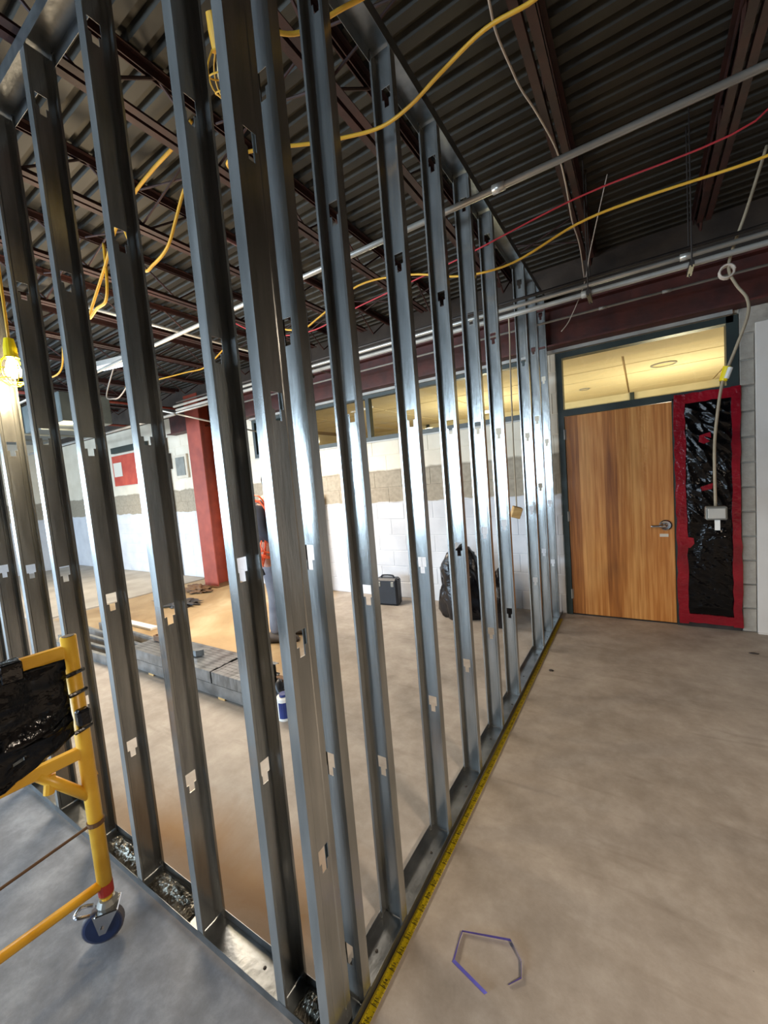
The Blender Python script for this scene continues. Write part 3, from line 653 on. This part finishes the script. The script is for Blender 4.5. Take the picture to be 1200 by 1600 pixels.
# fluorescent fitting and duct in the far left room
t = thing('tube_light', 'glowing white fluorescent fitting deep in the left room', 'light', (-3.95, 1.55, 2.98), .25)
obj('housing', box(NB(), -.35, .35, -.05, .05, .02, .07), GREYTRIM, t); obj('tube', tube(NB(), [(-.33, 0, 0), (.33, 0, 0)], .018, 10), TUBEON, t)
for s in (-.3, .3): obj('hanger_wire', tube(NB(), [(s, 0, .07), (s, 0, .24)], .002, 5), DARKPIPE, t)
t = thing('air_duct', 'dull metal air duct hung low in the far left room', 'duct', (-6.3, 1.75, 2.58))
obj('duct_body', box(NB(), -1.2, 1.2, -.28, .28, 0, .36, .01), DUCT, t)
for s in (-.6, 0, .6): obj('flange', box(NB(), s-.015, s+.015, -.30, .30, -.02, .38), DUCT, t)
# far left details
t = thing('steel_column', 'rust red steel column standing at the left end of the high windows', 'column', (-5.45, 3.57, 0), .0)
bm = NB(); prism(bm, [(-.18, -.17), (.18, -.17), (.18, -.152), (.008, -.152), (.008, .152), (.18, .152), (.18, .17), (-.18, .17), (-.18, .152), (-.008, .152), (-.008, -.152), (-.18, -.152)], 'z', 0.02, 3.2)
obj('shaft', bm, PRIMER2, t); obj('base_plate', box(NB(), -.22, .22, -.22, .22, 0, .02), RUST, t)
t = thing('wall_conduit', 'dark vertical conduit on the cream wall left of the red column', 'conduit', (-6.95, D-.035, 0)); obj('pipe', tube(NB(), [(0, 0, .02), (0, 0, 2.7)], .035, 10), DARKPIPE, t)
obj('junction_box', box(NB(), -.10, .10, -.04, .03, 2.1, 2.4, .005), DARKPIPE, t)
t = thing('wall_box', 'grey framed panel mounted on the cream wall near the column', 'panel', (-6.52, D-.03, 2.12)); obj('frame', box(NB(), -.2, .2, -.012, .02, -.22, .22), BOARD, t); obj('door', box(NB(), -.14, .14, -.022, -.013, -.17, .17), GREYBOX, t)
t = thing('wall_panel', 'red and pale notice panel high on the far left wall', 'panel', (-8.5, D-.03, 2.2)); obj('backing', box(NB(), -.6, .5, -.005, .02, -.3, .35), REDPOSTER, t); obj('sheet', box(NB(), -.55, -.2, -.012, -.006, -.1, .2), PAPER, t)
bm = NB(); box(bm, -.7, .7, -.02, .05, 0, .12); tag(obj('window_ledge', bm, TEAL, loc=(-8.3, D-.06, 2.6)), 'dark ledge above the red panel on the far left wall', 'ledge')

# ================================================================== SCAFFOLD (left foreground)
dv = Vector((-.10, -1, 0)).normalized()
P0 = Vector((-.925, -.15, 0))
sc = thing('scaffold', 'yellow tubular scaffold end frame on casters at the left foreground', 'scaffold')
def sp(s, z): q = P0+dv*s; return (q.x, q.y, z)
for s, nm_ in ((0, 'a'), (.95, 'b')):
    bm = NB(); tube(bm, [sp(s, .17), sp(s, 1.125)], .0235, 14); o = obj('post', bm, YEL, sc, smooth=True)
    obj('hollow_shade_disc', tube(NB(), [sp(s, 1.1252), sp(s, 1.127)], .018, 12), DARKPIPE, o)  # solid dark disc drawn for the shaded hollow of the tube
    obj('coupling_band', tube(NB(), [sp(s, .44), sp(s, .455)], .027, 14), RUST, o)
    obj('red_band', tube(NB(), [sp(s, .175), sp(s, .215)], .0242, 14), REDMARK, o)
    obj('stem', tube(NB(), [sp(s, .125), sp(s, .17)], .017, 12), YELCORD, o)
bm = NB()
for a_, z_, hh in ((0, 1.075, .022), (0, .715, .02)):
    q0, q1 = Vector(sp(a_, z_)), Vector(sp(.95, z_)); M = frame_mat(q0, q1-q0, (0, 0, 1)); r = NB(); box(r, -hh, hh, -.014, .014, 0, .95, .004, M)
    obj('top_rail' if z_ > 1 else 'ledger', r, YEL, sc)
obj('bottom_rail', tube(NB(), [sp(0, .215), sp(.95, .205)], .0165, 12), YEL, sc, smooth=True)
obj('brace', tube(NB(), [sp(.13, .705), sp(0, .54)], .0175, 12), YEL, sc, smooth=True)
obj('brace', tube(NB(), [(-.99, -.14, .70), (-.935, -.135, .60)], .0165, 12), YEL, sc, smooth=True)
obj('cross_rod', tube(NB(), [sp(0, .447), sp(.33, .41)], .005, 8), RUST, sc)
obj('rod_end', tube(NB(), [sp(.325, .40), sp(.345, .42)], .014, 8), RUST, sc)
obj('lock_pin', tube(NB(), [sp(.11, .63), sp(.10, .69)], .016, 10), YEL, sc)
# caster
def caster(s):
    c = Vector(sp(s, 0))
    y = obj('caster', box(NB(), -.036, .036, -.036, .036, .118, .126, .003), CHROME, sc); y.location = c; y.rotation_euler = (0, 0, .95)
    for sd in (-1, 1):
        bm = NB(); prism(bm, [(-.045, .120), (.035, .120), (-.012, .045), (-.032, .045)], 'y', sd*.024-.0015, sd*.024+.0015); obj('fork', bm, CHROME, y)
    bm = NB(); lathe(bm, [(0, -.016), (.052, -.016), (.062, -.012), (.064, 0), (.062, .012), (.052, .016), (0, .016)], 28, frame_mat((-.022, 0, .064), (0, 1, 0))); obj('wheel', bm, BLUEWHEEL, y, smooth=False)
    bm = NB(); lathe(bm, [(.060, -.013), (.0655, -.009), (.0655, .009), (.060, .013)], 28, frame_mat((-.022, 0, .064), (0, 1, 0))); obj('tyre', bm, GREYWHEEL, y)
    obj('axle', tube(NB(), [(-.022, -.032, .064), (-.022, .032, .064)], .008, 10), CHROME, y)
    bm = NB(); tube(bm, spline([(-.05, -.02, .128), (-.085, -.02, .135), (-.10, 0, .128), (-.085, .02, .135), (-.05, .02, .128)]), .006, 8); obj('brake_pedal', bm, CHROME, y)
    obj('swivel', lathe(NB(), [(0, .126), (.03, .126), (.034, .14), (.024, .155), (0, .156)], 16), GREYBOX, y)
caster(0); caster(.95)
# black sheeting tied on the frame
bm = NB(); nx, nz_ = 34, 30; g = []
for j in range(nz_+1):
    row = []
    for i in range(nx+1):
        s = .024+.91*i/nx; z = 1.06-.33*j/nz_-.02*(math.sin(s*9))*(j/nz_)
        if i < 7: z = 1.06-(1.06-z)*(1 if j < nz_*.7 else (.80+.2*i/7))
        q = Vector((s*7, z*9, 0)); n1 = mnoise.noise(q)*.014+abs(mnoise.noise(q*2.6))*.02+(1-abs(mnoise.noise(q*1.3+Vector((4, 0, 0)))))**5*.012
        c = P0+dv*s; nrm = Vector((1, -.1, 0)).normalized(); c = c+nrm*(.012+n1)
        row.append(bm.verts.new((c.x, c.y, z)))
    g.append(row)
hole = {(7, 17), (8, 17), (7, 18), (8, 18), (5, 24), (11, 25), (13, 24)}
for j in range(nz_):
    for i in range(nx):
        if (i, j) not in hole: bm.faces.new((g[j][i], g[j][i+1], g[j+1][i+1], g[j+1][i]))
bmesh.ops.solidify(bm, geom=bm.faces[:], thickness=.0015)
bs = tag(obj('plastic_sheet', bm, BLACKPL, smooth=True), 'torn glossy black plastic sheet tied across the yellow scaffold frame', 'plastic sheet')
for z in (1.0, .93, .80):
    obj('tie', tube(NB(), [(P0+dv*.03+Vector((.03, 0, z))), (P0+Vector((.03, -.005, z+.004))), (P0+Vector((.012, .026, z)))], .007, 6), BLACKBAG, bs)
bm = NB(); box(bm, -.03, .03, -.02, .02, -.02, .02, .008, frame_mat(P0+Vector((.03, .0, .845)), (0, 1, 0))); obj('knot', bm, BLACKBAG, bs)
obj('wrap_band', box(NB(), -.002, .06, -.03, .03, -.024, .03, .004, frame_mat(Vector(sp(.15, 1.07))+Vector((-.025, 0, 0)), dv, (1, 0, 0))), BLACKPL, bs)

# ================================================================== FLOOR CLUTTER
# bent strap in the right foreground
pts = [(.299, .330), (.181, .361), (.180, .458), (.334, .508), (.375, .465), (.386, .422), (.356, .387)]
bm = NB(); hs = [.010, .011, .010, .014, .011, .010, .007]; lean = [.010, .010, .0, -.004, 0, 0, 0]
lo = [bm.verts.new((x, y, .002)) for x, y in pts]; hi = [bm.verts.new((x+l_, y-.003+l_*.5, .002+h)) for (x, y), h, l_ in zip(pts, hs, lean)]
for k in range(len(pts)-1): bm.faces.new((lo[k], lo[k+1], hi[k+1], hi[k]))
bmesh.ops.solidify(bm, geom=bm.faces[:], thickness=.0016)
tag(obj('metal_strap', bm, STRAP), 'bent metal strap with painted violet sheen on the bare floor at front right', 'strap')
# bundle of studs on the floor behind the left row
def channel(L, w=.092, b=.034):
    bm = NB(); prism(bm, [(0, 0), (b, 0), (b, .010), (b-.0015, .010), (b-.0015, .0015), (.0015, .0015), (.0015, w-.0015), (b-.0015, w-.0015), (b-.0015, w-.010), (b, w-.010), (b, w), (0, w)], 'x', 0, L); return bm
base = obj('spare_stud', channel(1.55), GALV2)
GS = 'spare steel studs bundled on the floor'
def spare(x, y, z, sx, first_=[True]):
    c = base if first_[0] else base.copy()
    if not first_[0]: COL.objects.link(c)
    first_[0] = False
    c.location = (x, y, z); c.scale = (sx, 1, 1); return c
rows = {0: 'bottom', 1: 'top'}
for tier in (0, 1):
    for r in range(9):
        y = 1.08+r*.0365; z = .022+tier*.095
        pos = 'front face' if r == 0 else 'rear edge' if r == 8 else '%s strip from the front' % ordn(r+1)
        if tier == 0: a = [(-3.3, 1.32, 'left'), (-1.25-.55+.0, .0, '')]; segs = [(-3.32, 1.62/1.55, 'full length')]
        else: segs = [(-3.32, 1.22/1.55, 'left length'), (-2.085, .385/1.55, 'right length')]
        for x, s, nm_ in segs:
            c = spare(x+random.uniform(-.012, .012)*(r > 0), y, z, s)
            tag(c, 'spare steel stud in the floor bundle, %s layer, %s, %s' % (rows[tier], nm_, pos), 'stud', GS)
for x in (-3.0, -2.0): tag(obj('timber_block', box(NB(), x-.04, x+.04, 1.085, 1.40, 0, .021), WOODLT), 'wood bearer under the %s end of the spare stud bundle' % ('left' if x < -2.5 else 'right'), 'block')
for k, (x, y, a, z, L) in enumerate(((-4.9, .98, .03, .0, 1.4), (-5.0, 1.09, .03, .0, 1.5), (-4.75, 1.23, .0, .0, 1.3), (-5.1, 1.36, -.03, 0, 1.5), (-5.0, 1.51, -.03, 0, 1.35))):
    c = base.copy(); COL.objects.link(c); c.location = (x, y, z); c.rotation_euler = (0, 0, a); c.scale = (L/1.55, 1, 1)
    tag(c, 'loose steel stud fanned out left of the bundle, %s' % ordn(k+1)+' from the front', 'stud', 'loose studs left of the bundle')
o = obj('white_board', box(NB(), 0, 1.2, 0, .09, 0, .03, .003), WHITEPL, loc=(-5.45, 1.74, .001)); tag(o, 'white board strip lying behind the loose studs at left', 'board')
bm = NB(); prism(bm, [(0, 0), (.16, 0), (.20, .05), (.04, .06)], 'z', 0, .05); tag(obj('track_scrap', bm, GALV2, loc=(-2.62, 1.2, .214)), 'bent steel offcut lying on top of the spare stud bundle', 'offcut')
bm = NB(); prism(bm, [(0, 0), (.3, 0), (.3, .01), (.01, .01), (.01, .04), (0, .04)], 'z', 0, .05); tag(obj('track_scrap', bm, RUST, loc=(-3.25, 1.27, .214)), 'brown offcut at the left end of the spare stud bundle', 'offcut')
o = obj('rust_plate', box(NB(), 0, 1.9, 0, .05, 0, .05), RUST, loc=(-3.6, 1.44, .001)); tag(o, 'dark batten lying along the back of the stud bundle', 'batten')
# debris and paint can
def lump(name, loc, sx, sy, sz, m, lab, cat, seed=0, sub=3, rough=.35, squash=True, freq=1.6):
    bm = NB(); bmesh.ops.create_icosphere(bm, subdivisions=sub, radius=1)
    for v in bm.verts:
        n_ = mnoise.noise(v.co*freq+Vector((seed, 0, 0)))*rough+mnoise.noise(v.co*freq*3+Vector((0, seed, 0)))*rough*.4
        v.co *= 1+n_
        v.co = Vector((v.co.x*sx, v.co.y*sy, v.co.z*sz))
        if squash and v.co.z < -sz*.62: v.co.z = -sz*.62
    zmin = min(v.co.z for v in bm.verts); bmesh.ops.translate(bm, vec=(0, 0, -zmin), verts=bm.verts[:])
    return tag(obj(name, bm, m, loc=loc, smooth=True), lab, cat)
lump('trash_bag', (-.98, 3.42, 0), .27, .19, .455, BLACKBAG, 'tall black trash bag behind the studs by the white wall', 'trash bag', 3, 4)
lump('trash_bag', (-.52, 3.30, 0), .14, .16, .33, BLACKBAG, 'low slumped black bag right of the taller one', 'trash bag', 8, 4)
bm = NB(); tube(bm, spline([(-1.17, 3.70, .0), (-1.17, 3.72, .5), (-1.165, 3.75, .80), (-1.165, 3.765, .92)]), [.018]*12+[.03]*7, 8); tag(obj('black_pole', bm, BLACKHARD, smooth=True), 'black tool handle leaning on the wall behind the black bags', 'pole')
t = thing('tool_case', 'dark hard plastic tool case standing by the white wall', 'case', (-1.98, 3.52, 0), .12)
obj('case_body', box(NB(), -.15, .15, -.075, .075, .0, .34, .025), BLACKHARD, t); obj('seam', box(NB(), -.153, .153, -.006, .006, .02, .335, .002), BLACKPL, t)
obj('handle', tube(NB(), spline([(-.08, 0, .325), (-.07, 0, .365), (.07, 0, .365), (.08, 0, .325)], 4), .011, 8), BLACKHARD, t)
for s in (-.09, .09): obj('latch', box(NB(), s-.02, s+.02, -.082, -.074, .24, .30, .003), GREYBOX, t)
bm = NB(); box(bm, 0, .12, 0, .018, 0, 1.42, .002, Matrix.Translation((-3.22, 3.66, .003)) @ Matrix.Rotation(-.06, 4, 'X')); tag(obj('leaning_board', bm, BOARD), 'narrow pale board leaning on the block wall behind the corner post', 'board')
t = thing('paint_can', 'small white and blue container on the floor by the bundle', 'can', (-1.36, 1.13, 0))
obj('can_body', lathe(NB(), [(0, 0), (.05, 0), (.052, .004), (.052, .15), (.046, .158), (0, .158)], 20), WHITEPL, t)
bm = NB(); lathe(bm, [(.0525, .02), (.053, .02), (.053, .13), (.0525, .13)], 20); bmesh.ops.delete(bm, geom=[f for f in bm.faces if f.calc_center_median().x < .004 and abs(f.calc_center_median().z-.075) < .2 and len(f.verts) == 4], context='FACES'); obj('blue_label', bm, BLUEPL, t)
obj('lid', lathe(NB(), [(0, .158), (.03, .158), (.03, .175), (0, .176)], 16), BLUEPL, t)
lump('debris_heap', (-1.55, 1.27, 0), .075, .07, .09, BLACKHARD, 'dark heap of scrap at the right end of the stud bundle', 'debris', 5, 3, .6, freq=2.5)
lump('debris_heap', (-5.02, 2.55, 0), .34, .16, .04, DARKPIPE, 'flat heap of dark scraps on the tan floor patch', 'debris', 9, 4, .8, freq=3)
lump('debris_heap', (-5.42, 3.12, 0), .26, .12, .06, RUST, 'rubble heaped around the foot of the red column', 'debris', 11, 4, .7, freq=3)
lump('paper_scrap', (-1.62, 3.62, 0), .08, .04, .02, WOODLT, 'tan scrap on the floor right of the tool case', 'scrap', 2, 2)
lump('paper_scrap', (-1.52, 2.25, 0), .03, .025, .025, PAPER, 'small crumpled pale scrap on the floor behind the corner post', 'scrap', 4, 2)
lump('floor_crumb', (1.43, 3.31, 0), .03, .012, .006, DARKPIPE, 'dark crumb on the floor near the right wall', 'scrap', 4, 2)
lump('floor_crumb', (.115, 2.47, 0), .018, .014, .006, DARKPIPE, 'dark crumb on the floor beside the tape measure', 'scrap', 6, 2)
# crumpled film lying in the left track
def film(name, x0, x1, seed, lab):
    bm = NB(); nx, ny = 36, 10; g = []
    for j in range(ny+1):
        g.append([bm.verts.new((x0+(x1-x0)*i/nx, .012+.07*j/ny, .006+.035*math.sin(PI*j/ny)*math.sin(PI*i/nx)*(.6+.7*abs(mnoise.noise(Vector((i*.45, j*.5, seed)))))+.012*abs(mnoise.noise(Vector((i*.9, j*.9, seed+3)))))) for i in range(nx+1)])
    for j in range(ny):
        for i in range(nx): bm.faces.new((g[j][i], g[j][i+1], g[j+1][i+1], g[j+1][i]))
    bmesh.ops.solidify(bm, geom=bm.faces[:], thickness=.0008)
    return tag(obj(name, bm, CRUMPLE), lab, 'plastic film')
film('crumpled_film', -1.00, -.72, 2, 'crinkled clear film lying in the left floor track')
film('crumpled_film', -1.38, -1.07, 6, 'crinkled clear film in the left track behind the scaffold post')
film('crumpled_film', -.18, -.06, 9, 'bunched clear film in the track at the corner post')

# ================================================================== PERSON (seen between two studs)
def skinmesh(name, V, E, R, m, parent, sub=2, root=0):
    me = bpy.data.meshes.new(name); me.from_pydata([Vector(v) for v in V], E, []); o = bpy.data.objects.new(name, me); COL.objects.link(o)
    md = o.modifiers.new('s', 'SKIN'); md.use_smooth_shade = True
    for i, sv in enumerate(me.skin_vertices[0].data): r = R[i]; sv.radius = r if isinstance(r, tuple) else (r, r); sv.use_root = (i == root)
    o.modifiers.new('d', 'SUBSURF').levels = sub; o.modifiers['d'].render_levels = sub
    dg = bpy.context.evaluated_depsgraph_get(); m2 = bpy.data.meshes.new_from_object(o.evaluated_get(dg)); bpy.data.objects.remove(o)
    m2.materials.clear(); m2.materials.append(m)
    for p in m2.polygons: p.use_smooth = True
    m2.name = name; o = bpy.data.objects.new(name, m2); COL.objects.link(o); o.parent = parent; return o
pr = thing('person', 'person in dark shirt and grey trousers carrying a coil of orange cord', 'person', (-2.50, 2.17, 0), .50)
# local: +x forward (to the right in view), +y away from camera
V = [(0, 0, .93), (0, 0, 1.12), (.01, 0, 1.32), (.015, 0, 1.43), (.045, 0, 1.50), (.08, 0, 1.57), (.10, 0, 1.66), (.10, 0, 1.72),
     (0, -.10, .88), (.03, -.10, .50), (-.01, -.10, .09), (.05, -.105, .04), (.15, -.11, .025),
     (0, .10, .88), (.07, .10, .50), (.10, .10, .09), (.16, .105, .04), (.25, .11, .025),
     (.0, -.19, 1.40), (.02, -.25, 1.14), (.20, -.20, 1.02), (.27, -.18, 1.0), (.32, -.17, .985),
     (.0, .19, 1.40), (.05, .25, 1.14), (.27, .18, 1.06), (.34, .15, 1.05), (.39, .13, 1.04)]
E = [(0, 1), (1, 2), (2, 3), (3, 4), (4, 5), (5, 6), (6, 7), (0, 8), (8, 9), (9, 10), (10, 11), (11, 12), (0, 13), (13, 14), (14, 15), (15, 16), (16, 17), (3, 18), (18, 19), (19, 20), (20, 21), (21, 22), (3, 23), (23, 24), (24, 25), (25, 26), (26, 27)]
R = [(.11, .15), (.10, .14), (.115, .16), (.09, .13), .055, (.075, .065), (.10, .078), (.07, .06), .085, .058, .04, .04, .03, .085, .058, .04, .04, .03, .055, .045, .034, (.022, .036), (.016, .03), .055, .045, .034, (.022, .036), (.016, .03)]
body = skinmesh('body', V, E, R, SKIN, pr)
for (hx, hy, hz), dr in (((.32, -.17, .985), -1), ((.39, .13, 1.04), 1)):     # fingers, curled
    for k in range(4):
        y = hy+(k-1.5)*.019; L = (.062, .074, .070, .054)[k]
        bm = NB(); tube(bm, spline([(hx-.01, y, hz), (hx+L*.5, y, hz-.004), (hx+L*.85, y, hz-.022), (hx+L*.8, y, hz-.042)], 3), [.009]*5+[.008]*3+[.0065]*2, 8); obj('finger', bm, SKIN, pr, smooth=True)
    bm = NB(); tube(bm, spline([(hx-.04, hy-dr*.02, hz+.006), (hx-.01, hy-dr*.045, hz+.004), (hx+.025, hy-dr*.05, hz-.012)], 3), .0095, 8); obj('thumb', bm, SKIN, pr, smooth=True)
skinmesh('shirt', [(0, 0, .90), (0, 0, 1.12), (.01, 0, 1.32), (.015, 0, 1.43), (.025, 0, 1.48), (0, -.19, 1.40), (.02, -.25, 1.14), (.19, -.205, 1.03), (0, .19, 1.40), (.05, .25, 1.14), (.26, .185, 1.065)],
         [(0, 1), (1, 2), (2, 3), (3, 4), (3, 5), (5, 6), (6, 7), (3, 8), (8, 9), (9, 10)], [(.135, .175), (.13, .165), (.14, .185), (.11, .155), .075, .075, .062, .048, .075, .062, .048], NAVY, pr)
skinmesh('trousers', [(0, 0, .96), (0, 0, .90), (0, -.10, .84), (.03, -.10, .50), (-.01, -.10, .075), (0, .10, .84), (.07, .10, .50), (.10, .10, .075)], [(0, 1), (1, 2), (2, 3), (3, 4), (1, 5), (5, 6), (6, 7)],
         [(.12, .165), (.13, .17), .105, .08, .068, .105, .08, .068], DENIM, pr)
for x, y in ((-.01, -.10), (.10, .10)):
    bm = NB(); prism(bm, [(-.08, 0), (.24, 0), (.235, .035), (.17, .065), (.09, .085), (.06, .12), (-.06, .12), (-.085, .05)], 'y', y-.045, y+.045); bmesh.ops.bevel(bm, geom=bm.edges[:], offset=.015, segments=2, affect='EDGES'); bmesh.ops.translate(bm, vec=(x, 0, 0), verts=bm.verts[:]); obj('boot', bm, SHOE, pr, smooth=True)
bm = NB(); bmesh.ops.create_icosphere(bm, subdivisions=3, radius=1)
for v in bm.verts: v.co = Vector((v.co.x*.112-.0, v.co.y*.09, v.co.z*.115))+Vector((.08, 0, 1.66))
bmesh.ops.delete(bm, geom=[v for v in bm.verts if v.co.x > .145 and v.co.z < 1.70], context='VERTS'); obj('hair', bm, HAIR, pr, smooth=True)
hd = NB()
for s in (-1, 1): bmesh.ops.create_icosphere(hd, subdivisions=2, radius=.011, matrix=Matrix.Translation((.187, s*.032, 1.645)))
obj('eyes', hd, BLACKHARD, pr)
bm = NB(); prism(bm, [(.185, 1.65), (.217, 1.612), (.185, 1.602)], 'y', -.012, .012); obj('nose', bm, SKIN, pr); bm = NB(); box(bm, .178, .19, -.022, .022, 1.575, 1.583); obj('mouth', bm, REDMARK, pr)
for s in (-1, 1): obj('ear', box(NB(), .075, .095, s*.088-.008, s*.088+.008, 1.62, 1.675, .006), SKIN, pr)
# coil of orange cord slung over the shoulder: a thing of its own
oc = thing('cord_coil', 'orange extension cord coil slung over the person shoulder', 'extension cord', (-2.50, 2.17, 0), .50)
bm = NB()
for k in range(5):
    r1 = .30+random.uniform(-.03, .05); ph = random.uniform(-.2, .2); pts = []
    for i in range(25):
        a = 2*PI*i/24; pts.append((-.03+.10*math.sin(a)+.03*math.sin(2*a+ph)+random.uniform(-.008, .008), -.215-.02*k/5-.035*math.cos(a)-(.03 if math.cos(a) < 0 else 0)+random.uniform(-.01, .01), 1.17+r1*math.cos(a)))
    tube(bm, pts, .006, 6)
for k in range(9):
    a0, a1 = random.uniform(0, 6.28), random.uniform(0, 6.28)
    tube(bm, spline([(-.04+.12*math.cos(a0), -.27, .95+.14*math.sin(a0)), (-.03+random.uniform(-.05, .05), -.295, .95+random.uniform(-.05, .05)), (-.04+.12*math.cos(a1), -.27, .95+.14*math.sin(a1))], 5), .006, 6)
obj('cord_loops', bm, ORANGE, oc, smooth=True)
bm = NB(); tube(bm, [(-.02, -.28, .80), (0, -.285, .74)], .017, 10); obj('plug', bm, BLACKHARD, oc)
